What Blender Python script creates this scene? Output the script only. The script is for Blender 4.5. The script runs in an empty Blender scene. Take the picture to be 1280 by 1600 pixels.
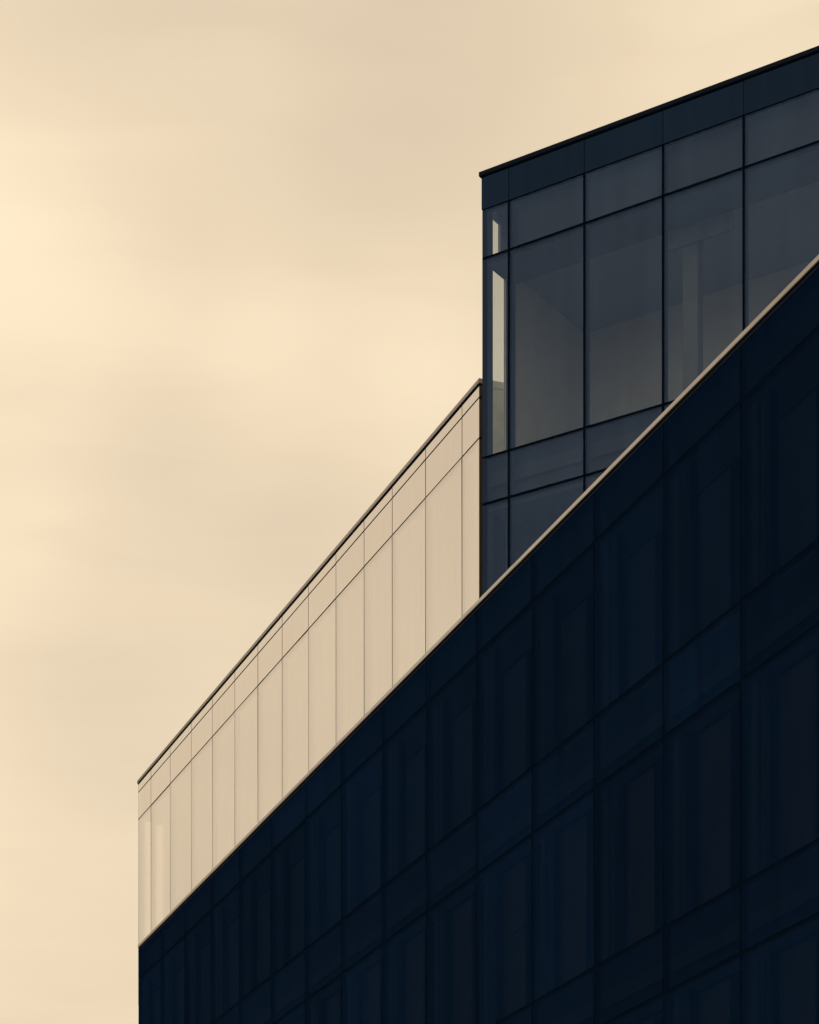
import bpy, math, random
from mathutils import Vector
random.seed(7)
S = bpy.context.scene
COL = S.collection

# ------------------------------------------------------------------ camera
cam = bpy.data.cameras.new('camera')
cam.sensor_width = 36.0
cam.lens = 3900 / 1600 * 36
cam.shift_y = (2487 - 800) / 1600
cam.clip_start = 0.1
cam.clip_end = 6000
camo = bpy.data.objects.new('camera', cam)
COL.objects.link(camo)
camo.location = (0, 0, 1.6)
camo.rotation_euler = (math.radians(90), 0, 0)
S.camera = camo

# ------------------------------------------------------------------ world
SUN_EL, SUN_AZ = 27.0, -22.0            # azimuth from +Y, negative = towards the left of the view
world = bpy.data.worlds.new('World')
S.world = world
world.use_nodes = True
nt = world.node_tree
nt.nodes.clear()
N, L = nt.nodes, nt.links


def wm(op, a, b=None, clamp=False):
    n = N.new('ShaderNodeMath'); n.operation = op; n.use_clamp = clamp
    for i, v in enumerate((a, b)):
        if v is None: continue
        if isinstance(v, (int, float)): n.inputs[i].default_value = v
        else: L.new(v, n.inputs[i])
    return n.outputs[0]


tc = N.new('ShaderNodeTexCoord')
DIR = tc.outputs['Generated']
sky = N.new('ShaderNodeTexSky')
sky.sky_type = 'NISHITA'
sky.sun_disc = False
sky.sun_elevation = math.radians(SUN_EL)
sky.sun_rotation = math.radians(SUN_AZ)
sky.dust_density = 3.0
bg_sky = N.new('ShaderNodeBackground'); bg_sky.inputs['Strength'].default_value = 0.1
L.new(sky.outputs['Color'], bg_sky.inputs['Color'])

# soft stratus: stretched noise in the direction of view plus a few broad bright and dull banks
mp = N.new('ShaderNodeMapping'); mp.inputs['Scale'].default_value = (1.7, 1.7, 6.0)
mp.inputs['Rotation'].default_value = (0.0, 0.22, 0.1)
L.new(DIR, mp.inputs['Vector'])
nz = N.new('ShaderNodeTexNoise'); nz.inputs['Scale'].default_value = 2.6
nz.inputs['Detail'].default_value = 4.0; nz.inputs['Roughness'].default_value = 0.42
nz.inputs['Distortion'].default_value = 0.5
L.new(mp.outputs[0], nz.inputs['Vector'])
val = wm('MULTIPLY', wm('SUBTRACT', nz.outputs['Fac'], 0.5), 0.5)
val = wm('ADD', val, 0.40)
mp2 = N.new('ShaderNodeMapping'); mp2.inputs['Scale'].default_value = (7.0, 7.0, 34.0)
mp2.inputs['Rotation'].default_value = (0.0, 0.35, 0.0)
L.new(DIR, mp2.inputs['Vector'])
nz2 = N.new('ShaderNodeTexNoise'); nz2.inputs['Scale'].default_value = 1.6
nz2.inputs['Detail'].default_value = 6.0; nz2.inputs['Roughness'].default_value = 0.5; nz2.inputs['Distortion'].default_value = 0.8
L.new(mp2.outputs[0], nz2.inputs['Vector'])
val = wm('ADD', val, wm('MULTIPLY', wm('SUBTRACT', nz2.outputs['Fac'], 0.5), 0.22))
SKY_BANKS = [  # azimuth, elevation (deg), spread (deg), gain
    (-9.6, 27.9, 2.2, 0.32), (-7.0, 26.8, 1.7, 0.16), (-3.4, 26.4, 1.7, 0.28), (0.4, 26.2, 2.0, 0.30),
    (8.0, 33.0, 2.8, 0.36), (-8.8, 22.6, 1.6, 0.14), (-9.5, 17.0, 2.2, 0.05),
    (-0.5, 31.2, 2.6, -0.20), (-7.0, 33.0, 2.4, -0.18), (-5.6, 24.3, 1.4, -0.16), (-2.6, 23.2, 1.8, -0.20), (-7.2, 19.4, 2.2, -0.24),
    (-24.0, 27.0, 9.0, 0.30),
]
for az, el, sp, g in SKY_BANKS:
    a, e = math.radians(az), math.radians(el)
    d = (math.sin(a) * math.cos(e), math.cos(a) * math.cos(e), math.sin(e))
    vm = N.new('ShaderNodeVectorMath'); vm.operation = 'DOT_PRODUCT'
    nrm = N.new('ShaderNodeVectorMath'); nrm.operation = 'NORMALIZE'
    L.new(DIR, nrm.inputs[0]); L.new(nrm.outputs[0], vm.inputs[0]); vm.inputs[1].default_value = d
    k = 1.0 / (2 * (1 - math.cos(math.radians(sp))) + 1e-9)
    t = wm('MULTIPLY', wm('SUBTRACT', 1.0, vm.outputs['Value']), -2 * k)
    ex = wm('EXPONENT', t)
    val = wm('ADD', val, wm('MULTIPLY', ex, g))
ramp = N.new('ShaderNodeValToRGB')
cr = ramp.color_ramp
cr.interpolation = 'B_SPLINE'
cr.elements[0].position = 0.0; cr.elements[0].color = (0.66, 0.525, 0.375, 1)
cr.elements[1].position = 1.0; cr.elements[1].color = (1.02, 0.845, 0.60, 1)
for p, c in ((0.3, (0.745, 0.60, 0.42)), (0.6, (0.86, 0.704, 0.48))):
    el_ = cr.elements.new(p); el_.color = (*c, 1)
L.new(val, ramp.inputs[0])
bg_cl = N.new('ShaderNodeBackground'); bg_cl.inputs['Strength'].default_value = 1.0
L.new(ramp.outputs['Color'], bg_cl.inputs['Color'])
mix = N.new('ShaderNodeMixShader'); mix.inputs[0].default_value = 0.96
L.new(bg_sky.outputs[0], mix.inputs[1]); L.new(bg_cl.outputs[0], mix.inputs[2])
wo = N.new('ShaderNodeOutputWorld')
L.new(mix.outputs[0], wo.inputs['Surface'])

# ------------------------------------------------------------------ sun (veiled by cloud)
sl = bpy.data.lights.new('sun', 'SUN')
sl.energy = 0.5; sl.angle = math.radians(12); sl.color = (1.0, 0.86, 0.66)
so = bpy.data.objects.new('sun', sl); COL.objects.link(so)
sd = Vector((math.sin(math.radians(SUN_AZ)) * math.cos(math.radians(SUN_EL)),
             math.cos(math.radians(SUN_AZ)) * math.cos(math.radians(SUN_EL)), math.sin(math.radians(SUN_EL))))
so.rotation_euler = sd.to_track_quat('Z', 'Y').to_euler()
so.location = (-40, 60, 80)

S.view_settings.view_transform = 'Standard'
S.view_settings.look = 'None'
S.view_settings.exposure = 0
S.view_settings.gamma = 1
S.view_settings.use_curve_mapping = False
S.render.engine = 'CYCLES'
S.cycles.transparent_max_bounces = 24
S.cycles.max_bounces = 8


# ------------------------------------------------------------------ materials
def base_mat(name):
    m = bpy.data.materials.new(name); m.use_nodes = True
    t = m.node_tree; t.nodes.clear()
    o = t.nodes.new('ShaderNodeOutputMaterial')
    return m, t, o


def solid(name, col, rough=0.6, var=0.12, scale=3.0, bump=0.0, spec=0.3, metal=0.0):
    m, t, o = base_mat(name)
    b = t.nodes.new('ShaderNodeBsdfPrincipled')
    b.inputs['Roughness'].default_value = rough
    b.inputs['Specular IOR Level'].default_value = spec
    b.inputs['Metallic'].default_value = metal
    c = t.nodes.new('ShaderNodeTexCoord')
    n = t.nodes.new('ShaderNodeTexNoise'); n.inputs['Scale'].default_value = scale; n.inputs['Detail'].default_value = 5
    t.links.new(c.outputs['Object'], n.inputs['Vector'])
    r = t.nodes.new('ShaderNodeValToRGB')
    r.color_ramp.elements[0].position = 0.3; r.color_ramp.elements[1].position = 0.7
    r.color_ramp.elements[0].color = tuple(x * (1 - var) for x in col) + (1,)
    r.color_ramp.elements[1].color = tuple(x * (1 + var) for x in col) + (1,)
    t.links.new(n.outputs['Fac'], r.inputs[0]); t.links.new(r.outputs[0], b.inputs['Base Color'])
    if bump:
        bp = t.nodes.new('ShaderNodeBump'); bp.inputs['Strength'].default_value = bump; bp.inputs['Distance'].default_value = 0.01
        t.links.new(n.outputs['Fac'], bp.inputs['Height']); t.links.new(bp.outputs[0], b.inputs['Normal'])
    t.links.new(b.outputs[0], o.inputs[0])
    return m


def glass(name, trans, refl, gain, rough=0.02, const=None, wave=0.02, wscale=0.7, back=None, grime=0.12):
    """coated facade glass: tinted see-through body under a tinted mirror coat; `back` swaps the see-through body for an enamelled one"""
    m, t, o = base_mat(name)
    c = t.nodes.new('ShaderNodeTexCoord')
    oi = t.nodes.new('ShaderNodeObjectInfo')
    ad = t.nodes.new('ShaderNodeVectorMath'); ad.operation = 'ADD'
    sc = t.nodes.new('ShaderNodeVectorMath'); sc.operation = 'SCALE'; sc.inputs['Scale'].default_value = 30
    cb = t.nodes.new('ShaderNodeCombineXYZ')
    t.links.new(oi.outputs['Random'], cb.inputs[0]); t.links.new(oi.outputs['Random'], cb.inputs[2])
    t.links.new(cb.outputs[0], sc.inputs[0]); t.links.new(c.outputs['Object'], ad.inputs[0]); t.links.new(sc.outputs[0], ad.inputs[1])
    w = t.nodes.new('ShaderNodeTexNoise'); w.inputs['Scale'].default_value = wscale; w.inputs['Detail'].default_value = 1
    t.links.new(ad.outputs[0], w.inputs['Vector'])
    bp = t.nodes.new('ShaderNodeBump'); bp.inputs['Strength'].default_value = 1.0; bp.inputs['Distance'].default_value = wave
    t.links.new(w.outputs['Fac'], bp.inputs['Height'])
    if back is None:
        a = t.nodes.new('ShaderNodeBsdfTransparent'); a.inputs[0].default_value = (*trans, 1)
    else:
        a = t.nodes.new('ShaderNodeBsdfDiffuse'); a.inputs[0].default_value = (*back, 1)
    g = t.nodes.new('ShaderNodeBsdfGlossy'); g.inputs['Roughness'].default_value = rough
    # a thin film of dirt: streaks that run down the pane, plus a slow pane-to-pane shift of the coat
    mp = t.nodes.new('ShaderNodeMapping'); mp.inputs['Scale'].default_value = (5.0, 5.0, 0.35)
    t.links.new(ad.outputs[0], mp.inputs['Vector'])
    d = t.nodes.new('ShaderNodeTexNoise'); d.inputs['Scale'].default_value = 1.0; d.inputs['Detail'].default_value = 3
    t.links.new(mp.outputs[0], d.inputs['Vector'])
    mr = t.nodes.new('ShaderNodeMapRange')
    mr.inputs['From Min'].default_value = 0.25; mr.inputs['From Max'].default_value = 0.75
    mr.inputs['To Min'].default_value = 1 - grime; mr.inputs['To Max'].default_value = 1 + grime
    t.links.new(d.outputs['Fac'], mr.inputs['Value'])
    mr2 = t.nodes.new('ShaderNodeMapRange')
    mr2.inputs['To Min'].default_value = 1 - grime * 0.7; mr2.inputs['To Max'].default_value = 1 + grime * 0.7
    t.links.new(oi.outputs['Random'], mr2.inputs['Value'])
    mu = t.nodes.new('ShaderNodeMath'); mu.operation = 'MULTIPLY'
    t.links.new(mr.outputs[0], mu.inputs[0]); t.links.new(mr2.outputs[0], mu.inputs[1])
    vs = t.nodes.new('ShaderNodeVectorMath'); vs.operation = 'SCALE'; vs.inputs[0].default_value = refl
    t.links.new(mu.outputs[0], vs.inputs['Scale']); t.links.new(vs.outputs[0], g.inputs[0])
    t.links.new(bp.outputs[0], g.inputs['Normal'])
    mx = t.nodes.new('ShaderNodeMixShader')
    if const is None:
        # Fresnel term (Schlick) that is the same from either side of the pane
        ge = t.nodes.new('ShaderNodeNewGeometry')
        dt = t.nodes.new('ShaderNodeVectorMath'); dt.operation = 'DOT_PRODUCT'
        t.links.new(ge.outputs['Normal'], dt.inputs[0]); t.links.new(ge.outputs['Incoming'], dt.inputs[1])
        def mm(op, p, q=None):
            n = t.nodes.new('ShaderNodeMath'); n.operation = op
            for i_, v_ in enumerate((p, q)):
                if v_ is None: continue
                if isinstance(v_, (int, float)): n.inputs[i_].default_value = v_
                else: t.links.new(v_, n.inputs[i_])
            return n.outputs[0]
        fr = mm('ADD', mm('MULTIPLY', mm('POWER', mm('SUBTRACT', 1.0, mm('ABSOLUTE', dt.outputs['Value'])), 5.0), 0.96), 0.04)
        k = t.nodes.new('ShaderNodeMath'); k.operation = 'MULTIPLY'; k.use_clamp = True; k.inputs[1].default_value = gain
        t.links.new(fr, k.inputs[0]); t.links.new(k.outputs[0], mx.inputs[0])
    else:
        mx.inputs[0].default_value = const
    t.links.new(a.outputs[0], mx.inputs[1]); t.links.new(g.outputs[0], mx.inputs[2])
    t.links.new(mx.outputs[0], o.inputs[0])
    return m


M = {
    'tower_glass': glass('tower_glass', (.87, .885, .88), (.27, .45, .92), 1.7, wave=.0012),
    'clear_glass': glass('clear_glass', (.93, .945, .93), (.5, .6, .8), .8, wave=.001),
    'tower_enamel': glass('tower_enamel', None, (.165, .35, .85), 1.3, rough=.06, wave=.003, back=(.004, .010, .018)),
    'tower_spandrel': glass('tower_spandrel', None, (.27, .45, 1.0), 1.8, rough=.03, wave=.002, back=(.018, .024, .036)),
    'dark_glass': glass('dark_glass', (.45, .50, .54), (.085, .32, 1.0), 1, const=.021, wave=.002, grime=.2),
    'pale_glass': glass('pale_glass', (.95, .93, .90), (.965, .945, .945), 1, rough=.10, const=.72, wave=.002, grime=.016),
    'pale_enamel': glass('pale_enamel', None, (.935, .91, .91), 1, rough=.12, const=.77, wave=.002, back=(.42, .36, .30), grime=.02),
    'room_mid': solid('room_mid', (.19, .21, .235), .8),
    'navy_metal': solid('navy_metal', (.007, .015, .034), .5, spec=.03),
    'black_gasket': solid('black_gasket', (.0025, .0075, .018), .7, spec=.0),
    'brown_gasket': solid('brown_gasket', (.06, .045, .035), .7, spec=.05),
    'ceiling_tile': solid('ceiling_tile', (.25, .28, .32), .8, var=.02),
    'pale_metal': solid('pale_metal', (.37, .335, .335), .40, var=.16, scale=1.3, spec=.5, metal=.4),
    'grey_metal': solid('grey_metal', (.26, .23, .21), .45, var=.06, spec=.4),
    'room_dark': solid('room_dark', (.035, .042, .05), .8),
    'room_grey': solid('room_grey', (.10, .12, .14), .8),
    'jamb_grey': solid('jamb_grey', (.055, .07, .085), .8),
    'room_pale': solid('room_pale', (.60, .61, .63), .8, var=.04),
    'room_beige': solid('room_beige', (.36, .31, .26), .8),
    'white_render': solid('white_render', (.74, .74, .68), .8),
    'dark_gasket': solid('dark_gasket', (.0036, .011, .026), .7, spec=.0),
    'navy_lining': solid('navy_lining', (.012, .020, .030), .8),
    'cool_blind': solid('cool_blind', (.05, .07, .09), .8),
    'blind': solid('blind', (.095, .078, .068), .8),
    'concrete': solid('concrete', (.26, .25, .24), .85, bump=.3),
    'gravel': solid('gravel', (.20, .19, .18), .95, var=.3, scale=40, bump=.6),
    'paving': solid('paving', (.16, .155, .15), .9, var=.2, scale=.6, bump=.2),
}


# ------------------------------------------------------------------ mesh helpers
def mesh_box(x0, x1, y0, y1, z0, z1, m, bevel=0.0):
    if bevel:
        b = bevel
        # profile chamfered on the outer (low y) long edges
        prof = [(y0 + b, z0), (y1, z0), (y1, z1), (y0 + b, z1), (y0, z1 - b), (y0, z0 + b)]
        v = [(x, y, z) for x in (x0, x1) for y, z in prof]
        n = len(prof)
        f = [tuple(range(n - 1, -1, -1)), tuple(range(n, 2 * n))] + [(i, (i + 1) % n, n + (i + 1) % n, n + i) for i in range(n)]
    else:
        v = [(x, y, z) for x in (x0, x1) for y in (y0, y1) for z in (z0, z1)]
        f = [(0, 1, 3, 2), (4, 6, 7, 5), (0, 4, 5, 1), (2, 3, 7, 6), (0, 2, 6, 4), (1, 5, 7, 3)]
    me = bpy.data.meshes.new('box')
    me.from_pydata(v, [], f); me.materials.append(m)
    import bmesh
    bm = bmesh.new(); bm.from_mesh(me); bmesh.ops.recalc_face_normals(bm, faces=bm.faces); bm.to_mesh(me); bm.free()
    return me


def prism(poly, z0, z1, m, top=True, bottom=True, skip=()):
    n = len(poly)
    v = [(x, y, z) for z in (z0, z1) for x, y in poly]
    f = [(i, (i + 1) % n, n + (i + 1) % n, n + i) for i in range(n) if i not in skip]
    if top: f.append(tuple(range(n, 2 * n)))
    if bottom: f.append(tuple(range(n - 1, -1, -1)))
    me = bpy.data.meshes.new('prism'); me.from_pydata(v, [], f); me.materials.append(m)
    return me


def add(name, me, parent=None, loc=(0, 0, 0), rot=(0, 0, 0), **props):
    o = bpy.data.objects.new(name, me); COL.objects.link(o)
    o.parent = parent; o.location = loc; o.rotation_euler = rot
    for k, v in props.items(): o[k] = v
    return o


def thing(name, loc, rz, label, cat):
    e = bpy.data.objects.new(name, None); COL.objects.link(e)
    e.location = loc; e.rotation_euler = (0, 0, rz)
    e['label'] = label; e['category'] = cat
    return e


_cache = {}


def pane(parent, s0, s1, z0, z1, mat, gap, name='pane', y0=0.0, th=0.028, jit=0.0012):
    """one pane of the curtain wall, gap taken off all round; origin at its centre"""
    w, h = round(s1 - s0 - gap, 3), round(z1 - z0 - gap, 3)
    k = (w, h, mat, th)
    if k not in _cache:
        _cache[k] = mesh_box(-w / 2, w / 2, 0, th, -h / 2, h / 2, M[mat])
    r = (random.gauss(0, jit), 0, random.gauss(0, jit))
    return add(name, _cache[k], parent, ((s0 + s1) / 2, y0 + random.uniform(0, .0015), (z0 + z1) / 2), r)


def bar_v(parent, s, z0, z1, w, mat, y0, y1, name='mullion'):
    k = ('v', round(z1 - z0, 3), w, mat, y0, y1)
    if k not in _cache: _cache[k] = mesh_box(-w / 2, w / 2, y0, y1, 0, z1 - z0, M[mat])
    return add(name, _cache[k], parent, (s, 0, z0))


def bar_h(parent, z, s0, s1, w, mat, y0, y1, name='transom'):
    return add(name, mesh_box(s0, s1, y0, y1, -w / 2, w / 2, M[mat]), parent, (0, 0, z))


# ------------------------------------------------------------------ ground
add('ground', prism([(-2500, -2500), (2500, -2500), (2500, 2500), (-2500, 2500)], -0.5, 0, M['paving']), kind='structure')

# ================================================================== 1. the long dark glass building in front
TH_D = math.radians(-20.0067)
DX, DY = -7.056, 64.901                                   # its far corner
dk = thing('dark_glass_building', (DX, DY, 0), math.atan2(-math.cos(TH_D), -math.sin(TH_D)),
           'long near-black glass office building in front, pale metal cap along its slanting roof edge', 'building')
TOP_D = 18.30
bays = [0.0] + [2.377 + 2.397 * i for i in range(20)]
bays[1:14] = [2.377, 4.687, 7.066, 9.457, 11.913, 14.341, 16.696, 19.129, 21.518, 23.944, 26.381, 28.816, 31.209]
bays[14] = 33.573
bays = bays[:15] + [33.573 + 2.4 * i for i in range(1, 7)]
ENDD = bays[-1]
levels = [TOP_D, 17.51, 14.84, 13.78, 11.06, 10.13, 7.29, 6.36, 3.52, 2.6, 0.12]
GAP = .058
for j in range(len(levels) - 1):
    for i in range(len(bays) - 1):
        pane(dk, bays[i], bays[i + 1], levels[j + 1], levels[j], 'dark_glass', GAP - .01)
for i, s in enumerate(bays):
    if i == 0: bar_v(dk, s + .06, 0, TOP_D, .12, 'black_gasket', .012, .09)
    else: bar_v(dk, s, 0, TOP_D, GAP + .004, 'dark_gasket', .008, .09)
for z in levels[1:]:
    bar_h(dk, z, .02, ENDD, GAP - .006, 'dark_gasket', .010, .085)
# behind the glass: lined spandrel bands, inner frames and drawn blinds
for j in (0, 2, 4, 6, 8):
    z0, z1 = levels[j + 1], levels[j]
    add('spandrel_lining', mesh_box(.13, ENDD, .22, .30, z0 - (.5 if j == 0 else .10), z1 - (.0 if j == 0 else -.05), M['navy_lining']), dk)
    if j: add('slab_edge', mesh_box(.13, ENDD, .14, .20, z0 + .30, z0 + .52, M['room_dark']), dk)
for j in (1, 3, 5, 7, 9):
    z0, z1 = levels[j + 1] + .05, levels[j] - .10
    for i in range(len(bays) - 1):
        a, b = bays[i], bays[i + 1]
        warm = j >= 3 and i >= 7
        for key, (p0, p1, q0, q1, zz, mt) in {
                'jamb': (.10, .30, .10, .14, z1, 'jamb_grey'), 'jamb_trim': (.36, .46, .11, .15, z1, 'room_dark'),
                'inner_post': (.50, .62, .10, .24, z1, 'navy_lining'),
                'blind' if warm else 'cool_blind': (.34, 1.56, .25, .27, z1 - random.choice((.02, .02, .05)), 'blind' if warm else 'cool_blind')}.items():
            k = (key, j, zz)
            if k not in _cache: _cache[k] = mesh_box(p0, p1, q0, q1, z0, zz, M[mt])
            add('blind' if 'blind' in key else key, _cache[k], dk, (a, 0, 0))
    add('inner_frame', mesh_box(.13, ENDD, .40, .44, z0, z1, M['navy_lining']), dk)
    add('floor_slab', mesh_box(.3, ENDD, .45, 6, levels[j + 1] - .55, levels[j + 1] - .25, M['room_grey']), dk)
add('core_wall', mesh_box(.3, ENDD, 6.0, 6.2, 0.02, 17.0, M['room_grey']), dk)
add('corner_post', mesh_box(.012, .125, .10, .34, .01, 18.29, M['navy_lining']), dk)
add('light_streak', mesh_box(25.0, 25.5, .215, .235, 12.55, 12.60, M['room_grey']), dk)  # unlit grey bar, its colour stands in for a faint light streak
# roof edge: pale cap, shadow gap, thin trim
add('shadow_gap', mesh_box(.01, ENDD, .006, .40, TOP_D + .003, TOP_D + .038, M['black_gasket']), dk)
add('edge_trim', mesh_box(0, ENDD, -.004, .019, TOP_D - .030, TOP_D - .022, M['room_dark']), dk)
for i in range(13):
    a = i * 3.66
    dz = (0, .003, -.002, .001, .004, 0, -.002, .003, 0, .002, -.002, .001, 0)[i]
    add('coping', mesh_box(a + (.004 if i else -.02), min(a + 3.66, ENDD), -.004, .42, TOP_D + .044, TOP_D + .124, M['pale_metal'], .008), dk, (0, 0, dz), (0, dz * .05, 0))
# body: roof, end wall, rear walls (local coordinates)
foot = [(0.35, .35), (ENDD, .35), (ENDD, 24), (-3.2, 24), (-3.2, 1.35), (-2.4, .95)]
add('roof', prism([(0.1, .43), (ENDD, .43), (ENDD, 24), (-2.6, 24), (-2.6, 1.32), (0, .2)], 17.1, 17.3, M['gravel']), dk)
add('end_wall', prism([(0, .03), (.12, .17), (-2.4, 1.35), (-2.6, 24), (-2.8, 24), (-2.62, 1.22)], 0, 18.29, M['navy_metal']), dk)
add('rear_wall', prism([(-2.6, 24), (ENDD, 24), (ENDD, 24.25), (-2.8, 24.25)], 0, 17.9, M['concrete']), dk)
add('side_wall', prism([(ENDD, .02), (ENDD + .25, .02), (ENDD + .25, 24.25), (ENDD, 24.25)], 0, 18.3, M['concrete']), dk)

# ================================================================== 2. the pale glass wing behind it
TH_L = math.radians(-21.050)
pw = thing('pale_glass_building', (-7.262, 66.8, 0), math.atan2(-math.cos(TH_L), -math.sin(TH_L)),
           'cream coloured glass-panel building with thin dark joints and grey roof edge, left of the tower', 'building')
ps = [0, 1.305, 3.176, 5.121, 6.960, 8.801, 10.589, 12.369, 14.177, 15.958, 17.669, 19.278, 21.06, 22.879, 23.70]
pl = [23.20, 22.985, 22.26, 17.32]
EP = ps[-1]
for j in range(3):
    for i in range(len(ps) - 1):
        pane(pw, ps[i], ps[i + 1], pl[j + 1], pl[j], 'pale_glass' if j == 2 else 'pale_enamel', .032, jit=.0008)
for s in ps[1:-1]:
    bar_v(pw, s, 17.31, 23.20, .046, 'brown_gasket', .006, .12)
for s in (.01, EP - .02):
    bar_v(pw, s, 17.31, 23.20, .04, 'brown_gasket', .004, .14)
for z in pl[1:-1]:
    bar_h(pw, z, .004, EP, .040, 'black_gasket', .002, .11)
add('shadow_gap', mesh_box(-.02, EP - .03, -.002, .14, 23.203, 23.240, M['black_gasket']), pw)
for i in range(7):
    a, b = i * 3.42, min((i + 1) * 3.42, EP)
    add('coping', mesh_box(a + (.004 if i else -.06), b, -.012, .14, 23.243, 23.325, M['grey_metal'], .006), pw)
add('coping', mesh_box(EP - .16, EP - .01, .142, 1.5, 23.203, 23.334, M['white_render']), pw)
# gable at the far end, with windows that the front glass shows from inside
D = 6.0


def wall_run(parent, name, x0, x1, openings, z0, z1, mat):
    """wall across the depth at local x0..x1, openings = [(y0, y1, zbottom, ztop)]"""
    y = .15
    for (a, b, zb, zt) in openings:
        if a > y: add(name, mesh_box(x0, x1, y, a, z0, z1, M[mat]), parent)
        if zt < z1: add(name, mesh_box(x0, x1, a, b, zt, z1, M[mat]), parent)
        if zb > z0: add(name, mesh_box(x0, x1, a, b, z0, zb, M[mat]), parent)
        y = b
    add(name, mesh_box(x0, x1, y, D, z0, z1, M[mat]), parent)


wall_run(pw, 'end_wall', .02, .06, [(.17, .38, 17.4, 22.23), (.476, .815, 17.4, 22.17), (1.134, 1.477, 17.4, 21.96)], 17.31, 23.2, 'room_beige')
add('end_wall', mesh_box(EP - .06, EP - .02, .15, 1.5, 17.31, 23.2, M['white_render']), pw)
PF = [(.07, .16), (EP - .07, .16), (EP - .07, 1.5), (20.5, D), (.07, D)]       # footprint, cut back where the tower stands
add('ceiling', prism(PF, 22.62, 22.70, M['room_beige']), pw)
add('back_wall', mesh_box(.07, 20.4, D - .12, D - .02, 17.365, 22.6, M['room_beige']), pw)
for q in ps[1:-1]:
    add('inner_mullion', mesh_box(q + .12, q + .20, .28, .42, 17.37, 22.6, M['pale_metal']), pw)
for i in range(1, len(ps) - 1, 2):
    add('column', mesh_box(ps[i] + .25, ps[i] + .6, .7, 1.1, 17.31, 22.6, M['room_beige']), pw)
add('roof', prism(PF, 23.0, 23.15, M['gravel']), pw)
add('floor_slab', prism(PF, 17.305, 17.36, M['concrete']), pw)

# ================================================================== 3. the tower
TH_T = math.radians(-56.2647)
tw = thing('glass_tower', (1.235, 43.0, 0), math.atan2(-math.cos(TH_T), -math.sin(TH_T)),
           'tall blue-grey glass tower block at right with large panes and dark roof edge', 'building')
ts = [0, .555, 2.039, 3.526, 4.990] + [4.990 + 1.48 * i for i in range(1, 8)]
tl = [25.955, 25.40, 24.55, 21.12, 20.32, 17.31]
ET = ts[-1]
G = .050
for j in range(5):
    m = ['tower_enamel', 'tower_glass', 'tower_glass', 'tower_glass', 'tower_glass'][j]
    for i in range(len(ts) - 1):
        pane(tw, ts[i], ts[i + 1], tl[j + 1], tl[j], m, .012 if j == 0 else G * .9, jit=.0012)
for i, s in enumerate(ts):
    if i == 0:
        bar_v(tw, .055, 17.31, 25.955, .07, 'black_gasket', .01, .08, 'corner_post')
        continue
    bar_v(tw, s, 17.31, 25.40, G, 'black_gasket', .008, .14)
    bar_v(tw, s, 25.42, 25.955, .014, 'black_gasket', .010, .14)
for z in tl[1:-1]:
    bar_h(tw, z, .022, ET, G, 'black_gasket', .006, .13)
add('coping', mesh_box(-.030, ET + .05, -.030, .40, 25.975, 26.055, M['navy_metal'], .008), tw)
add('shadow_gap', mesh_box(-.01, ET + .02, -.012, .38, 25.957, 25.973, M['black_gasket']), tw)
# left return wall (local x = 0 plane, running back in +y)
DT = 3.6
def ret(name, y0, y1, z0, z1, mat, x0=.004, x1=.05):
    return add(name, mesh_box(x0, x1, y0, y1, z0, z1, M[mat]), tw)
ret('corner_post', .03, .300, 17.31, 25.95, 'navy_metal')
ret('side_panel', .300, DT, 25.40, 25.95, 'white_render')  # unseen outer faces made white to reflect light into the gap alongside
ret('side_panel', .545, DT, 24.575, 25.40, 'white_render')
ret('side_panel', .736, DT, 17.31, 24.575, 'white_render')
ret('side_panel', .300, .736, 17.31, 20.34, 'tower_spandrel')
ret('side_panel', .300, .736, 20.34, 21.10, 'navy_metal')
ret('side_transom', .300, .736, 24.525, 24.575, 'black_gasket')
ret('side_pane', .300, .545, 24.575, 25.40, 'clear_glass', .01, .035)
ret('side_pane', .300, .736, 21.10, 24.525, 'clear_glass', .01, .035)
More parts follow.
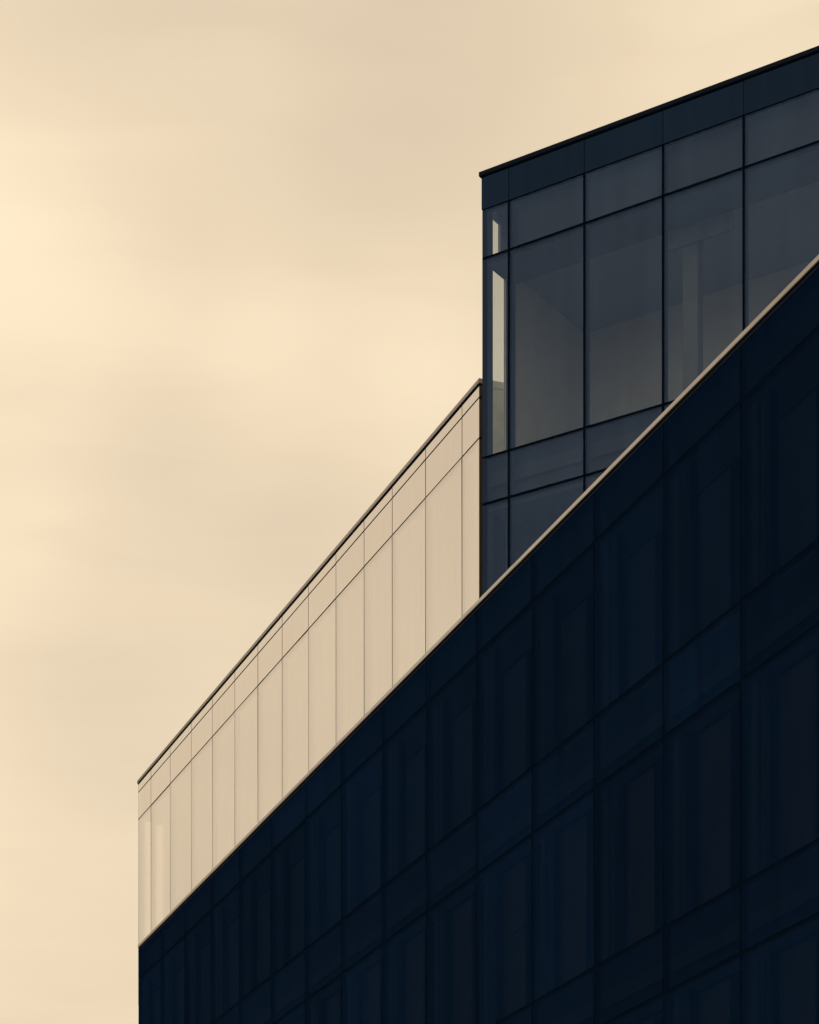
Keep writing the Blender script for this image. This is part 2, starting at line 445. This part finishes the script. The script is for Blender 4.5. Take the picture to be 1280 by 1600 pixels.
# inside
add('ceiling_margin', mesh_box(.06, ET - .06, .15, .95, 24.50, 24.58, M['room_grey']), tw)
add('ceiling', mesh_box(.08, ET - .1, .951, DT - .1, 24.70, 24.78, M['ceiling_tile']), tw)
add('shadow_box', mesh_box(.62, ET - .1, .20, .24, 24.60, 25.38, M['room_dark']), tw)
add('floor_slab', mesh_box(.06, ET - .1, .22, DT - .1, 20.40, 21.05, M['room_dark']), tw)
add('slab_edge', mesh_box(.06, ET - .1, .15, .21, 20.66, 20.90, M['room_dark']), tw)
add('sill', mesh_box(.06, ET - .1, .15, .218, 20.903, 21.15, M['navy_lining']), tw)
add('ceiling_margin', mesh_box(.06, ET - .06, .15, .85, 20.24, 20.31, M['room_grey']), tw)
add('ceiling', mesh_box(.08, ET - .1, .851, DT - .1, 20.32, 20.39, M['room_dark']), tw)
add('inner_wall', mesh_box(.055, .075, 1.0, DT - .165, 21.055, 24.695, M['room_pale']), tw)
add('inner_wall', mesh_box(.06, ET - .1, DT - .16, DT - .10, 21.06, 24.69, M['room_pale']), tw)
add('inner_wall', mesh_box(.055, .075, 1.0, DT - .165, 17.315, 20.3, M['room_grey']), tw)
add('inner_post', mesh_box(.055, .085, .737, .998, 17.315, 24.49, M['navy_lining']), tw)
add('floor_finish', mesh_box(.06, ET - .1, .32, DT - .17, 21.051, 21.06, M['white_render']), tw)  # white floor layer added to bounce light onto walls and ceiling
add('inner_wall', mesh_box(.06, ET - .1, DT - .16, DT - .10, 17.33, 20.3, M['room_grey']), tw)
add('reflection_beam', mesh_box(3.10, 4.34, .952, 1.0, 24.2, 24.49, M['room_mid']), tw)  # with the nearby column, imitates a box-shaped reflection in the pane
for s in (3.51, 8.4):
    add('column', mesh_box(s - .14, s + .14, 1.005, 1.2, 21.06, 24.69, M['room_mid']), tw)
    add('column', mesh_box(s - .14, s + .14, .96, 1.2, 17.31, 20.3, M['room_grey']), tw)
add('roof', mesh_box(.06, ET - .05, .42, DT - .05, 25.55, 25.7, M['gravel']), tw)
add('rear_wall', mesh_box(.004, ET, DT - .04, DT, 17.31, 25.95, M['concrete']), tw)
add('side_wall', mesh_box(ET - .04, ET, .16, DT - .05, 17.31, 25.95, M['concrete']), tw)
